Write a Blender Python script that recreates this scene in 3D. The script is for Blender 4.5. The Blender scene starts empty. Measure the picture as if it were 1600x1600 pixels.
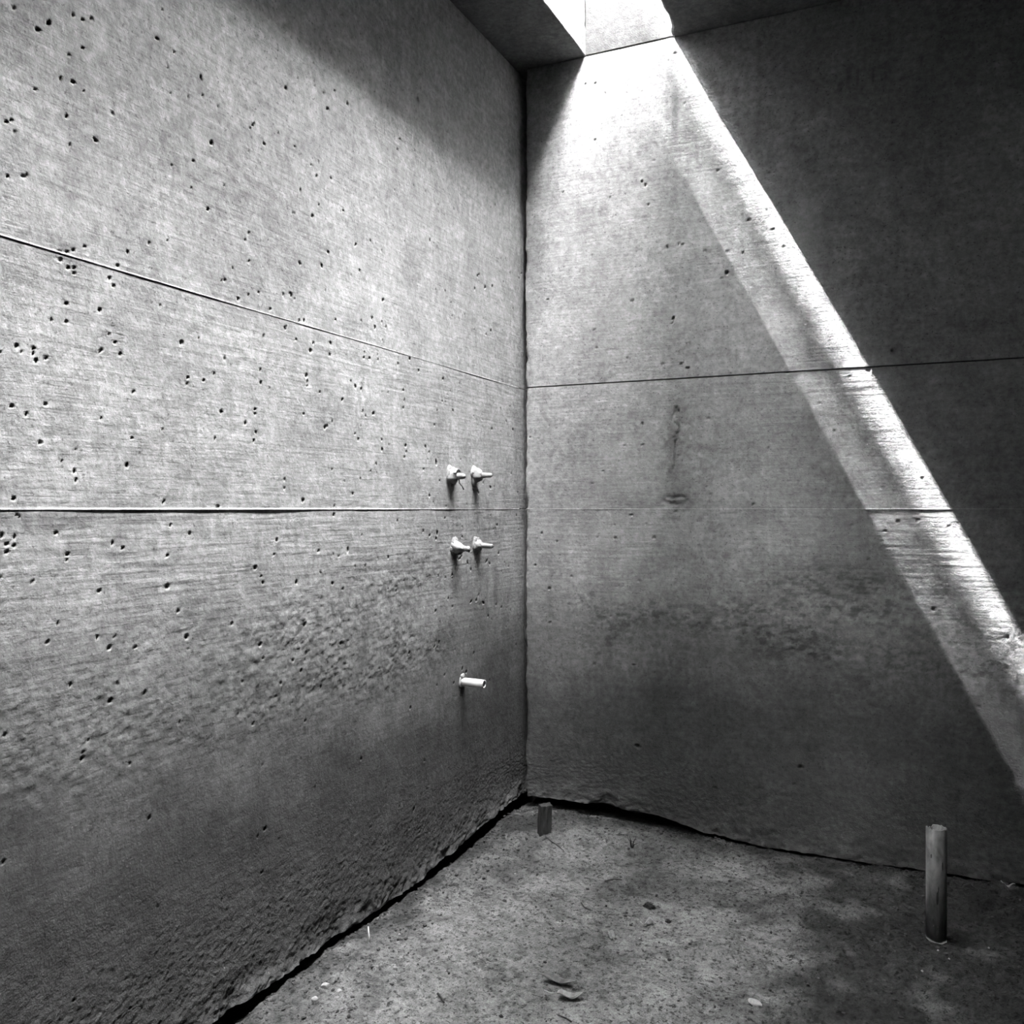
import bpy, bmesh, math, random
import numpy as np
from mathutils import Vector, Matrix

# ------------------------------------------------------------------ camera, sky, sun, exposure
SC = bpy.context.scene
COL = SC.collection
F_PX, YAW = 1420.0, math.radians(24.6)
CAM = Vector((1.43, -3.19, 1.10))
HORIZON = 795.0
FWD = Vector((-math.sin(YAW), math.cos(YAW), 0))
RGT = Vector((math.cos(YAW), math.sin(YAW), 0))

cam_d = bpy.data.cameras.new('camera')
cam_d.sensor_width = 36.0
cam_d.lens = F_PX / 1600 * 36
cam_d.shift_y = (HORIZON - 800) / 1600
cam_d.clip_start = 0.01
cam = bpy.data.objects.new('camera', cam_d)
cam.location = CAM
cam.rotation_euler = (math.pi / 2, 0, YAW)
COL.objects.link(cam)
SC.camera = cam

world = bpy.data.worlds.new('sky')
world.use_nodes = True
SC.world = world
bg = world.node_tree.nodes['Background']
bg.inputs['Color'].default_value = (1, 1, 1, 1)
bg.inputs['Strength'].default_value = 0.3

SUN_DIR = Vector((1.0, 0.17, -1.95)).normalized()
sun_d = bpy.data.lights.new('sun', 'SUN')
sun_d.energy = 60.0
sun_d.angle = math.radians(0.53)
sun = bpy.data.objects.new('sun', sun_d)
sun.rotation_euler = SUN_DIR.to_track_quat('-Z', 'Y').to_euler()
sun.location = (-2, -2, 8)
COL.objects.link(sun)

# sampling guide for the sky seen through the roof slot (a Cycles portal gives off no light of its own)
po_d = bpy.data.lights.new('sky_portal', 'AREA')
po_d.shape = 'RECTANGLE'
po_d.size, po_d.size_y = 0.40, 5.0
po_d.cycles.is_portal = True
po = bpy.data.objects.new('sky_portal', po_d)
po.location = (0.44, -2.5, 2.84)
COL.objects.link(po)

SC.cycles.use_guiding = True
SC.view_settings.view_transform = 'Standard'
SC.view_settings.look = 'None'
SC.view_settings.gamma = 1.0
SC.view_settings.use_curve_mapping = False
SC.view_settings.exposure = 6.5

# ------------------------------------------------------------------ helpers
CEIL = 2.785
SLOT0, SLOT1 = 0.27, 0.60
Z_LOW, Z_UP = 1.10, 1.565            # the two pour joints
rng = np.random.default_rng(7)
random.seed(7)


def tag(o, label=None, cat=None, group=None, kind=None):
    if label: o['label'] = label
    if cat: o['category'] = cat
    if group: o['group'] = group
    if kind: o['kind'] = kind
    return o


def ray(px, py):
    return FWD + RGT * ((px - 800) / F_PX) + Vector((0, 0, (HORIZON - py) / F_PX))


def on_left(px, py):                 # point of the left wall (x = 0): (y, z)
    d = ray(px, py); t = -CAM.x / d.x
    return CAM.y + d.y * t, CAM.z + d.z * t


def on_right(px, py):                # point of the right wall (y = 0): (x, z)
    d = ray(px, py); t = -CAM.y / d.y
    return CAM.x + d.x * t, CAM.z + d.z * t


def on_floor(px, py, z=-0.045):
    d = ray(px, py); t = (z - CAM.z) / d.z
    return CAM.x + d.x * t, CAM.y + d.y * t


TAB = rng.random((16, 256, 256)).astype(np.float32)


def vnoise(u, v, k):
    u = np.asarray(u, np.float64); v = np.asarray(v, np.float64)
    iu = np.floor(u).astype(np.int64); iv = np.floor(v).astype(np.int64)
    fu = u - iu; fv = v - iv
    fu = fu * fu * (3 - 2 * fu); fv = fv * fv * (3 - 2 * fv)
    T = TAB[k % 16]
    a = T[iu & 255, iv & 255]; b = T[(iu + 1) & 255, iv & 255]
    c = T[iu & 255, (iv + 1) & 255]; d = T[(iu + 1) & 255, (iv + 1) & 255]
    return (a * (1 - fu) + b * fu) * (1 - fv) + (c * (1 - fu) + d * fu) * fv - 0.5


def fbm(u, v, k, octv=4, gain=0.5):
    s = 0.0; amp = 1.0; f = 1.0
    for i in range(octv):
        s = s + amp * vnoise(u * f + 17.3 * i, v * f + 9.1 * i, k + i)
        amp *= gain; f *= 2.03
    return s


def smooth(e0, e1, x):
    t = np.clip((x - e0) / (e1 - e0), 0, 1)
    return t * t * (3 - 2 * t)


def link_mesh(name, me, mat, parent=None):
    o = bpy.data.objects.new(name, me)
    COL.objects.link(o)
    if mat: me.materials.append(mat)
    if parent: o.parent = parent
    return o


def np_mesh(name, co, quads, attr=None, sm=True):
    me = bpy.data.meshes.new(name)
    n, m = len(co), len(quads)
    me.vertices.add(n); me.loops.add(m * 4); me.polygons.add(m)
    me.vertices.foreach_set('co', np.ascontiguousarray(co, np.float32).ravel())
    me.loops.foreach_set('vertex_index', np.ascontiguousarray(quads, np.int32).ravel())
    me.polygons.foreach_set('loop_start', np.arange(0, m * 4, 4, dtype=np.int32))
    me.polygons.foreach_set('use_smooth', np.full(m, sm, bool))
    me.update(calc_edges=True)
    if attr is not None:
        a = me.attributes.new('stain_shade', 'FLOAT', 'POINT')
        a.data.foreach_set('value', np.ascontiguousarray(attr, np.float32))
    me.validate()
    return me


def grid_with_rim(name, P, B, stain_shade=None, flip=False):
    """P, B: (n, m, 3) front points and the same points pushed back: front grid plus a rim of depth."""
    n, m = P.shape[:2]
    idx = np.arange(n * m).reshape(n, m)
    q = np.stack([idx[:-1, :-1], idx[1:, :-1], idx[1:, 1:], idx[:-1, 1:]], -1).reshape(-1, 4)
    loop = np.concatenate([idx[:, 0], idx[-1, 1:], idx[::-1, -1][1:], idx[0, ::-1][1:-1]])
    k = len(loop); base = n * m
    co = np.concatenate([P.reshape(-1, 3), P.reshape(-1, 3)[loop], B.reshape(-1, 3)[loop]])
    a = base + np.arange(k); b = base + (np.arange(k) + 1) % k
    rim = np.stack([b, a, a + k, b + k], -1)
    q = np.concatenate([q, rim])
    if flip: q = q[:, ::-1]
    st = None
    if stain_shade is not None:
        s = stain_shade.reshape(-1); st = np.concatenate([s, s[loop], s[loop]])
    return np_mesh(name, co, q, st)


def bm_obj(name, bm, mat, parent=None, sm=False):
    bmesh.ops.recalc_face_normals(bm, faces=bm.faces)
    me = bpy.data.meshes.new(name)
    bm.to_mesh(me); bm.free()
    if sm:
        for p in me.polygons: p.use_smooth = True
    return link_mesh(name, me, mat, parent)


def add_box(bm, x0, x1, y0, y1, z0, z1):
    v = [bm.verts.new((x, y, z)) for x in (x0, x1) for y in (y0, y1) for z in (z0, z1)]
    for f in ((0, 1, 3, 2), (4, 6, 7, 5), (0, 4, 5, 1), (2, 3, 7, 6), (0, 2, 6, 4), (1, 5, 7, 3)):
        bm.faces.new([v[i] for i in f])


def add_tube(bm, pts, rad, n=10, cap=True, jit=0.0):
    """swept tube with a radius at each point"""
    pts = [Vector(p) for p in pts]; rings = []
    for i, p in enumerate(pts):
        t = (pts[min(i + 1, len(pts) - 1)] - pts[max(i - 1, 0)]).normalized()
        u = t.cross(Vector((0, 0, 1)))
        if u.length < 1e-3: u = t.cross(Vector((1, 0, 0)))
        u.normalize(); w = t.cross(u)
        r = rad[i] if hasattr(rad, '__len__') else rad
        ring = []
        for k in range(n):
            a = 2 * math.pi * k / n
            rr = r * (1 + jit * random.uniform(-1, 1))
            ring.append(bm.verts.new(p + (u * math.cos(a) + w * math.sin(a)) * rr))
        rings.append(ring)
    for A, B in zip(rings[:-1], rings[1:]):
        for k in range(n):
            bm.faces.new((A[k], A[(k + 1) % n], B[(k + 1) % n], B[k]))
    if cap:
        bm.faces.new(rings[0][::-1]); bm.faces.new(rings[-1])
    return rings


# ------------------------------------------------------------------ materials (all neutral greys)
def new_mat(name, rough=0.9, spec=0.25):
    m = bpy.data.materials.new(name); m.use_nodes = True
    nt = m.node_tree; b = nt.nodes['Principled BSDF']
    b.inputs['Roughness'].default_value = rough
    b.inputs['Specular IOR Level'].default_value = spec
    return m, nt, b


class NT:
    def __init__(s, nt): s.nt = nt
    def n(s, t, **kw):
        x = s.nt.nodes.new(t)
        for k, v in kw.items(): setattr(x, k, v)
        return x
    def plug(s, sock, v):
        if isinstance(v, bpy.types.NodeSocket): s.nt.links.new(v, sock)
        else: sock.default_value = v
    def math(s, op, a, b=None, c=None, clamp=False):
        x = s.n('ShaderNodeMath', operation=op); x.use_clamp = clamp
        s.plug(x.inputs[0], a)
        if b is not None: s.plug(x.inputs[1], b)
        if c is not None: s.plug(x.inputs[2], c)
        return x.outputs[0]
    def mapping(s, vec, scale):
        x = s.n('ShaderNodeMapping'); s.plug(x.inputs['Vector'], vec)
        x.inputs['Scale'].default_value = scale
        return x.outputs[0]
    def noise(s, vec, scale, detail=4, rough=0.55, dist=0.0):
        x = s.n('ShaderNodeTexNoise'); s.plug(x.inputs['Vector'], vec)
        x.inputs['Scale'].default_value = scale; x.inputs['Detail'].default_value = detail
        x.inputs['Roughness'].default_value = rough; x.inputs['Distortion'].default_value = dist
        return x.outputs['Fac']
    def ramp(s, v, lo, hi, a=0.0, b=1.0):
        x = s.n('ShaderNodeMapRange'); x.clamp = True
        s.plug(x.inputs['Value'], v)
        x.inputs['From Min'].default_value = lo; x.inputs['From Max'].default_value = hi
        s.plug(x.inputs['To Min'], a); s.plug(x.inputs['To Max'], b)
        return x.outputs['Result']
    def grey(s, v):
        x = s.n('ShaderNodeCombineColor')
        for i in range(3): s.nt.links.new(v, x.inputs[i])
        return x.outputs[0]
    def bump(s, h, strength, dist, prev=None):
        x = s.n('ShaderNodeBump')
        s.plug(x.inputs['Height'], h); s.plug(x.inputs['Strength'], strength)
        x.inputs['Distance'].default_value = dist
        if prev is not None: s.nt.links.new(prev, x.inputs['Normal'])
        return x.outputs['Normal']


def concrete(name, albedo, along, use_stain=True, damp_falloff=True):
    """cast concrete: cloudy mottling, board grain along the pour, fine pores, lower wall darkened for moisture and light falloff"""
    m, nt, b = new_mat(name, 0.88, 0.2); N = NT(nt)
    P = N.n('ShaderNodeTexCoord').outputs['Object']
    sep = N.n('ShaderNodeSeparateXYZ'); nt.links.new(P, sep.inputs[0]); z = sep.outputs['Z']
    big = N.noise(P, 1.3, 3, 0.6)
    mid = N.noise(P, 7.0, 5, 0.62, 0.6)
    fine = N.noise(P, 55.0, 4, 0.65)
    sc = (0.9, 0.9, 9.0) if along != 'z' else (1, 1, 1)
    streak = N.noise(N.mapping(P, sc), 6.0, 5, 0.6, 0.3)
    drip = N.noise(N.mapping(P, (9, 9, 0.45)), 2.2, 4, 0.6)
    v = N.math('MULTIPLY', N.ramp(big, 0.3, 0.7, 0.84, 1.14), N.ramp(mid, 0.28, 0.72, 0.80, 1.18))
    v = N.math('MULTIPLY', v, N.ramp(streak, 0.28, 0.72, 0.88, 1.11))
    v = N.math('MULTIPLY', v, N.ramp(drip, 0.3, 0.7, 0.93, 1.06))
    v = N.math('MULTIPLY', v, N.ramp(fine, 0.30, 0.70, 0.70, 1.22))
    v = N.math('MULTIPLY', v, N.ramp(N.noise(P, 21.0, 5, 0.7, 1.2), 0.32, 0.64, 0.74, 1.13))
    speck = N.noise(P, 130.0, 2, 0.6)
    v = N.math('MULTIPLY', v, N.ramp(speck, 0.62, 0.70, 1.0, 0.50))
    if damp_falloff:
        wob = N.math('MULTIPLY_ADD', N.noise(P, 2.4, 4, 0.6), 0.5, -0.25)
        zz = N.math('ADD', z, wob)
        v = N.math('MULTIPLY', v, N.ramp(zz, 0.40, 0.95, 0.23, 1.0))  # moisture at the foot plus light falloff put into the colour
    if use_stain:
        at = N.n('ShaderNodeAttribute', attribute_name='stain_shade')
        v = N.math('MULTIPLY', v, at.outputs['Fac'])
    v = N.math('MULTIPLY', v, albedo)
    nt.links.new(N.grey(v), b.inputs['Base Color'])
    grain = N.noise(N.mapping(P, (7, 7, 110) if along != 'z' else (40, 40, 40)), 1.0, 3, 0.6, 0.4)
    n1 = N.bump(grain, N.ramp(z, 0.45, 0.95, 0.06, 0.20), 0.004)
    n2 = N.bump(N.noise(P, 90.0, 4, 0.7), 0.28, 0.004, n1)
    gran = N.noise(P, 230.0, 2, 0.6)
    n3 = N.bump(gran, N.ramp(z, 0.05, 0.55, 0.55, 0.10), 0.003, n2)
    nt.links.new(n3, b.inputs['Normal'])
    return m


def soil(name):
    m, nt, b = new_mat(name, 0.95, 0.1); N = NT(nt)
    P = N.n('ShaderNodeTexCoord').outputs['Object']
    mid = N.noise(P, 5.0, 5, 0.62, 0.8); fine = N.noise(P, 48.0, 5, 0.7); mot = N.noise(P, 17.0, 5, 0.7, 1.0)
    at = N.n('ShaderNodeAttribute', attribute_name='stain_shade').outputs['Fac']
    v = N.math('MULTIPLY', N.ramp(mid, 0.32, 0.68, 0.72, 1.18), N.ramp(fine, 0.3, 0.7, 0.60, 1.3))
    v = N.math('MULTIPLY', v, N.ramp(mot, 0.36, 0.50, 0.55, 1.0))
    v = N.math('MULTIPLY', v, N.ramp(N.noise(P, 80, 4, 0.75), 0.53, 0.62, 1.0, 0.22))
    v = N.math('MULTIPLY', v, N.ramp(N.noise(P, 260, 2, 0.6), 0.35, 0.65, 0.70, 1.25))
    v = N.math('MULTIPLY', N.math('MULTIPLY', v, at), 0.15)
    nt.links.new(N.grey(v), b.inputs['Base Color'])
    n1 = N.bump(N.noise(P, 60, 5, 0.75), 0.5, 0.008)
    n2 = N.bump(N.noise(P, 210, 3, 0.7), 0.5, 0.003, n1)
    nt.links.new(n2, b.inputs['Normal'])
    return m


def plain(name, val, rough=0.7, scale=40.0, contrast=0.25, bump=0.2, spec=0.3, stretch=(1, 1, 1)):
    m, nt, b = new_mat(name, rough, spec); N = NT(nt)
    P = N.mapping(N.n('ShaderNodeTexCoord').outputs['Object'], stretch)
    f = N.noise(P, scale, 5, 0.65, 0.5)
    v = N.math('MULTIPLY', N.ramp(f, 0.3, 0.7, 1 - contrast, 1 + contrast * 0.6), val)
    nt.links.new(N.grey(v), b.inputs['Base Color'])
    nt.links.new(N.bump(f, bump, 0.003), b.inputs['Normal'])
    return m


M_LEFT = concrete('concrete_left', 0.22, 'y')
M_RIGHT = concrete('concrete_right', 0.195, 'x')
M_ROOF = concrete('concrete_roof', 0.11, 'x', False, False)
M_WELL = concrete('bounce_white', 0.82, 'x', False, False)  # pale finish of the added well walls, bouncing sun into the room
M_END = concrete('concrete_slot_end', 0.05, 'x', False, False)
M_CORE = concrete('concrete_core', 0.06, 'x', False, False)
M_SOIL = soil('sandy_soil')
M_CLOD = plain('dark_soil', 0.035, 0.95, 60, 0.5, 0.6, 0.1)
M_PVC = plain('white_pvc', 0.36, 0.45, 30, 0.12, 0.05, 0.4)
M_PVC_DIRTY = plain('dirty_pvc', 0.10, 0.6, 26, 0.75, 0.25, 0.3, (1, 1, 0.45))
M_TAPE = plain('pale_wrap', 0.17, 0.7, 60, 0.35, 0.4, 0.3)
M_PIPE = plain('pale_pipe', 0.17, 0.55, 50, 0.3, 0.2, 0.3)
M_WIRE = plain('dark_wire', 0.03, 0.6, 50, 0.2, 0.1)
M_GROUT = plain('grout', 0.18, 0.95, 70, 0.4, 0.6, 0.1)
M_WOOD = plain('weathered_wood', 0.03, 0.9, 30, 0.5, 0.4, 0.1, (4, 4, 0.6))
M_LEAF = plain('dry_leaf', 0.34, 0.7, 60, 0.4, 0.2, 0.2)
M_LEAF_DARK = plain('dark_leaf', 0.19, 0.7, 60, 0.5, 0.2, 0.2)
M_STONE = plain('pale_stone', 0.2, 0.9, 80, 0.3, 0.4, 0.1)
M_METAL = plain('sun_screen_metal', 0.3, 0.5, 30, 0.2, 0.05)  # metal of the added sun screen

# ------------------------------------------------------------------ walls: cores with cast lifts in front
def wall_core(name, *box):
    bm = bmesh.new(); add_box(bm, *box)
    return tag(bm_obj(name, bm, M_CORE), kind='structure')


wall_left = wall_core('wall_left', -0.40, -0.16, -5.6, 0.40, -0.40, CEIL)
wall_right = wall_core('wall_right', -0.16, 4.0, 0.16, 0.40, -0.40, CEIL)
wall_back = wall_core('wall_back', -0.16, 4.0, -5.6, -5.35, -0.40, CEIL)
wall_side = wall_core('wall_side', 3.75, 4.0, -5.35, 0.16, -0.40, CEIL)

# bug holes read off the photograph: (px, py, long radius in px, elongation, tilt in degrees)
PITS_L = [(115, 391, 4), (105, 393, 3), (93, 394, 3.2), (107, 419, 3.5), (116, 419, 4), (116, 426, 3), (172, 435, 3), (178, 447, 3.4),
 (185, 415, 3), (200, 394, 2.6), (105, 474, 2.6), (156, 485, 2.6), (27, 541, 3), (33, 551, 7, .25, 8), (53, 544, 3.5), (53, 552, 3),
 (57, 564, 3.4), (73, 559, 3.6), (158, 548, 5, .5, 60), (42, 647, 4.2), (19, 635, 2.6), (72, 631, 2.6), (64, 691, 2.8), (99, 719, 6, .35, 0),
 (117, 736, 5, .6, 90), (120, 750, 4, .7, 90), (186, 737, 4, .5, 0), (373, 467, 4.5, .6, 90), (456, 461, 4.6, .55, 110), (444, 460, 2.6),
 (475, 501, 4, .5, 80), (468, 501, 2.6), (446, 513, 4, .5, 130), (503, 415, 6.5, .35, 115), (413, 525, 2.6), (352, 438, 2.6), (389, 461, 2.6),
 (479, 587, 5, .7, 90), (480, 596, 5, .3, 95), (407, 578, 2.8), (335, 584, 2.6), (319, 594, 2.8), (352, 560, 3), (294, 590, 2.6), (399, 640, 3),
 (399, 647, 2.4), (384, 661, 3), (583, 646, 3.8), (500, 613, 2.6), (475, 647, 2.4), (337, 685, 3), (397, 689, 2.4), (445, 749, 3), (445, 763, 3.2),
 (596, 687, 4, .5, 120), (516, 536, 4, .4, 150), (515, 554, 3), (577, 559, 4, .5, 10), (568, 559, 3.5, .3, 160), (590, 562, 2.6), (640, 561, 3.4),
 (654, 579, 3), (692, 592, 3.2), (682, 723, 8, .3, 105), (665, 698, 3, .5, 130), (671, 706, 2.6), (524, 499, 2.6), (596, 503, 2.6), (603, 511, 2.6),
 (22, 839, 6, .4, 90), (22, 853, 6, .45, 90), (4, 837, 4), (11, 851, 3.4), (11, 862, 3), (177, 849, 5, .45, 100), (193, 857, 3), (156, 924, 4.4),
 (279, 955, 4.2), (268, 821, 3, .6, 90), (606, 871, 4, .5, 90), (543, 859, 6, .25, 90), (107, 866, 3), (105, 874, 4, .5, 110), (671, 837, 3),
 (683, 833, 5, .5, 100), (681, 842, 3), (661, 830, 3), (22, 780, 3), (75, 1003, 3.4), (152, 996, 3.2), (111, 1070, 3), (414, 1295, 4.4), (641, 1106, 3),
 (740, 1020, 4, .5, 60), (736, 940, 6, .3, 20), (744, 938, 4, .5, 100), (755, 942, 6, .3, 150), (412, 1028, 3), (117, 1562, 5, .5, 5), (115, 128, 5),
 (130, 30, 3.4), (130, 75, 3), (105, 181, 3.4), (315, 120, 6, .35, 125), (150, 218, 8, .15, 160), (12, 276, 3), (536, 23, 3), (392, 200, 3.4, .4, 130),
 (700, 206, 2.8), (273, 80, 3, .4, 130), (10, 190, 2.6), (18, 188, 2.6), (662, 733, 2.6), (718, 873, 6, .25, 20), (760, 877, 5, .5, 30), (765, 881, 4, .4, 120),
 (706, 898, 3), (730, 880, 2.6), (748, 770, 3), (767, 762, 3), (700, 935, 2.4), (684, 900, 2.4), (722, 1045, 4, .5, 70), (728, 1050, 3)]
PITS_R = [(1042, 386, 4.5, .5, 90), (1060, 382, 2.6), (1067, 382, 2.8), (1136, 426, 5, .7, 90), (1052, 497, 5, .4, 50), (1161, 395, 3.4, .5, 100), (1013, 320, 2.8),
 (1003, 284, 4, .35, 100), (1008, 290, 4, .35, 80), (1075, 575, 5, .4, 0), (1218, 318, 2.6), (1230, 582, 3.4), (1395, 547, 5, .6, 120), (1470, 422, 3), (961, 841, 3.4, .6, 100),
 (1022, 840, 3), (858, 920, 3.6), (990, 1039, 3), (996, 1166, 7, .5, 160), (1251, 1199, 5.5, .7, 150), (1117, 1233, 4, .7, 140), (1240, 1225, 3, .5, 0), (1065, 568, 3.5, .4, 0),
 (1055, 800, 4, .3, 15), (1403, 815, 3.4), (1433, 813, 2.6), (1440, 800, 2.4), (1060, 642, 5, .4, 80), (1050, 505, 2), (846, 833, 2.5), (870, 846, 2.4), (893, 901, 2.4),
 (1330, 822, 2.6), (1383, 830, 2.4), (1080, 690, 2.4), (1300, 812, 2.2), (1200, 700, 2.4), (1190, 640, 2.2), (925, 400, 2.2), (980, 560, 2.2), (880, 300, 2.2), (930, 130, 2.6)]


def carve(D, S, Z, s, z, R, elong=1.0, tilt=0.0, depth=0.6):
    """sink an elliptic hole of radius R (m) into the displacement field D"""
    i0, i1 = np.searchsorted(S, s - R * 1.6), np.searchsorted(S, s + R * 1.6)
    j0, j1 = np.searchsorted(Z, z - R * 1.6), np.searchsorted(Z, z + R * 1.6)
    if i1 <= i0 or j1 <= j0: return
    ds = S[i0:i1, None] - s; dz = Z[None, j0:j1] - z
    c, n = math.cos(tilt), math.sin(tilt)
    a = ds * c + dz * n; b = (-ds * n + dz * c) / max(elong, 0.2)
    r2 = (a * a + b * b) / (R * R)
    D[i0:i1, j0:j1] -= np.clip(1.1 - r2, 0, 1) * R * depth * 2.0


def patch(S, Z, s, z, ws, wz, p=2.0):
    """soft-edged blob used for stains and rough areas"""
    return np.exp(-np.abs((S - s) / ws) ** p - np.abs((Z - z) / wz) ** p)


def spaced(a, b, step):
    return np.linspace(a, b, max(2, int(round((b - a) / step)) + 1))


STEP, STEP_L = 0.0042, 0.0033


def lift(wall, side, s_list, z0, z1, base=None, seed=0, proud=0.0):
    """one cast lift of a wall: displaced front grid with edges of real depth"""
    left = side == 'left'
    S = s_list; Z = spaced(z0, z1, STEP_L if left else STEP)
    ss, zz = S[:, None] + 0 * Z[None, :], Z[None, :] + 0 * S[:, None]
    k = 1 if left else 6
    D = 0.004 * fbm(ss * 1.1, zz * 1.3, k, 3) + 0.0012 * fbm(ss * 9, zz * 11, k + 1, 3)
    # wood grain of the shuttering, strongest just under and over the joints
    gr = patch(ss, zz, 0, 0.98, 99, 0.13) + 0.7 * patch(ss, zz, 0, 1.5, 99, 0.08) + 0.35
    D += 0.0005 * gr * fbm(ss * 8, zz * 130, k + 2, 2)
    # crumbly band where the damp stops and the sprayed, grainy foot
    if left:
        band = smooth(0.50, 0.66, zz) * (1 - smooth(0.82, 1.00, zz + 0.10 * (ss + 1.2) * -1)) * smooth(-0.35, -0.75, ss)
        band = np.clip(band * (0.75 + 0.9 * fbm(ss * 3, zz * 5, 3, 3)), 0, 1.4)
    else:
        band = smooth(0.46, 0.60, zz) * (1 - smooth(0.84, 0.98, zz)) * smooth(0.12, 0.34, ss)
        band = np.clip(band * (0.6 + 2.2 * fbm(ss * 3.5, zz * 7, 4, 3)), 0, 1.3)
    D += (0.0019 if left else 0.0020 * (1 - 0.65 * smooth(1.2, 1.45, ss))) * band * fbm(ss * 52, zz * 68, k + 3, 3, 0.6)
    gran = 1 - smooth(0.10, 0.55, zz)
    D += (0.0004 + 0.0009 * gran ** 2) * gran * fbm(ss * 130, zz * 130, k + 4, 2, 0.7)
    foot = np.exp(-np.clip(zz - z0, 0, 9) / 0.055) if base is not None else 0.0
    if base is not None:
        D += 0.011 * foot * (0.6 + 1.2 * fbm(ss * 5, zz * 6, 9, 3)) + 0.012 * foot * np.clip(fbm(ss * 20, zz * 24, 7, 3), -.2, 1) + 0.004 * foot * fbm(ss * 60, zz * 60, 5, 3)
    # stains: reflectance multipliers
    T = 1 - 0.16 * band * (0.5 + fbm(ss * 30, zz * 45, 11, 3))
    T *= 1 - (0.30 if left else 0.42) * np.clip(band * 1.3, 0, 1) * smooth(0.04, 0.22, fbm(ss * 48, zz * 80, k + 3, 3, 0.6))
    if left:
        for px, y0, y1, w, a in ((505, 520, 740, 16, .16), (497, 880, 1000, 9, .10), (570, 960, 1040, 3.5, .25), (617, 955, 1090, 5, .26), (642, 970, 1030, 4, .16),
                                 (687, 955, 1010, 3, .14), (700, 960, 1010, 14, .10), (775, 880, 950, 3, .30), (790, 730, 800, 4, .2), (463, 820, 890, 3, .28), (762, 780, 800, 3, .2),
                                 (545, 835, 860, 4, .2), (660, 865, 890, 2, .3), (808, 600, 790, 5, .2), (648, 20, 300, 5, .12), (117, 400, 470, 6, .15)):
            s_a, z_a = on_left(px, y0); s_b, z_b = on_left(px, y1); s_c, _ = on_left(px + w, y0)
            T *= 1 - a * patch(ss + 0.010 * fbm(zz * 9, ss * 2, 12, 2), zz, s_a, (z_a + z_b) / 2, abs(s_c - s_a) + .002, abs(z_a - z_b) / 2, 3)
        for px, py, wx, wy, a in ((60, 815, 70, 12, .30), (200, 812, 80, 8, .18), (120, 130, 18, 10, .25), (480, 700, 40, 45, .14), (250, 1050, 110, 60, .16), (60, 1270, 60, 70, .22),
                                  (100, 1230, 20, 20, .25), (30, 770, 40, 20, .15), (430, 400, 60, 80, .08), (640, 130, 30, 60, .10), (300, 270, 160, 40, .06), (540, 880, 90, 30, .08),
                                  (660, 770, 26, 18, .14), (720, 930, 60, 14, -.10), (520, 575, 40, 50, -.10), (205, 1060, 20, 14, -.12), (92, 855, 12, 16, -.2), (700, 690, 14, 26, -.12), (770, 740, 16, 20, -.14), (750, 715, 16, 10, -.14)):
            s_a, z_a = on_left(px, py); s_b, z_b = on_left(px + wx, py + wy)
            T *= 1 - a * np.clip(patch(ss, zz, s_a, z_a, abs(s_b - s_a), abs(z_b - z_a)) * (1 + 1.5 * fbm(ss * 14, zz * 14, 13, 3)), 0, 1)
        # hard tide mark near the corner
        tide = 0.705 + 0.02 * fbm(ss * 6, zz * 0, 2, 2)
        T *= 1 - 0.13 * smooth(0.006, -0.012, zz - tide) * smooth(-1.05, -0.8, ss) * smooth(0.48, 0.62, zz)
    else:
        for px, y0, y1, w, a in ((1056, 130, 235, 5, .36), (1052, 640, 785, 12, .16), (1056, 665, 712, 9, .18), (1044, 150, 190, 3, .2), (1074, 230, 290, 3, .18), (1090, 215, 260, 3, .2), (905, 850, 1060, 9, -.12), (1128, 130, 175, 3, .22), (1148, 130, 150, 4, .26),
                                 (1325, 95, 140, 5, .35), (1312, 125, 150, 5, .4), (1340, 105, 135, 2, .3), (1364, 105, 135, 2, .3), (1385, 95, 108, 6, .25), (1440, 88, 105, 2, .3), (1268, 830, 890, 3, -.2), (1262, 845, 870, 2, -.18), (1276, 840, 870, 4, -.14), (860, 860, 990, 3, .14), (982, 80, 150, 4, .10), (975, 100, 160, 2, .12), (1186, 0, 400, 4, .1)):
            s_a, z_a = on_right(px, y0); s_b, z_b = on_right(px, y1); s_c, _ = on_right(px + w, y0)
            T *= 1 - a * patch(ss + 0.010 * fbm(zz * 9, ss * 2, 12, 2), zz, s_a, (z_a + z_b) / 2, abs(s_c - s_a), abs(z_a - z_b) / 2, 3)
        for px, py, wx, wy, a in ((1055, 780, 30, 9, .35), (1020, 786, 60, 6, .2), (1050, 690, 16, 26, .22), (960, 590, 60, 14, -.06), (1270, 570, 50, 16, .18), (1080, 210, 30, 5, .15),
                                  (880, 320, 40, 40, .12), (1330, 880, 80, 60, .20), (1000, 520, 60, 50, .07), (1150, 400, 70, 70, .07), (1060, 640, 12, 12, .25), (900, 760, 50, 20, .1)):
            s_a, z_a = on_right(px, py); s_b, z_b = on_right(px + wx, py + wy)
            T *= 1 - a * np.clip(patch(ss, zz, s_a, z_a, abs(s_b - s_a), abs(z_b - z_a)) * (1 + 1.5 * fbm(ss * 14, zz * 14, 13, 3)), 0, 1)
    # bug holes
    for p in (PITS_L if left else PITS_R):
        px, py, r = p[:3]; el, ti = (p[3], math.radians(p[4])) if len(p) > 3 else (0.85, 0.0)
        s_, z_ = (on_left if left else on_right)(px, py)
        if not (z0 - .02 < z_ < z1 + .02): continue
        d = (Vector((0, s_, z_)) - CAM).dot(FWD) if left else (Vector((s_, 0, z_)) - CAM).dot(FWD)
        carve(D, S, Z, s_, z_, max(r * d / F_PX * 0.66, 0.0031), el, ti, 1.2)
    r2 = random.Random(31 + seed)
    area = (S[-1] - S[0]) * (z1 - z0)
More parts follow.
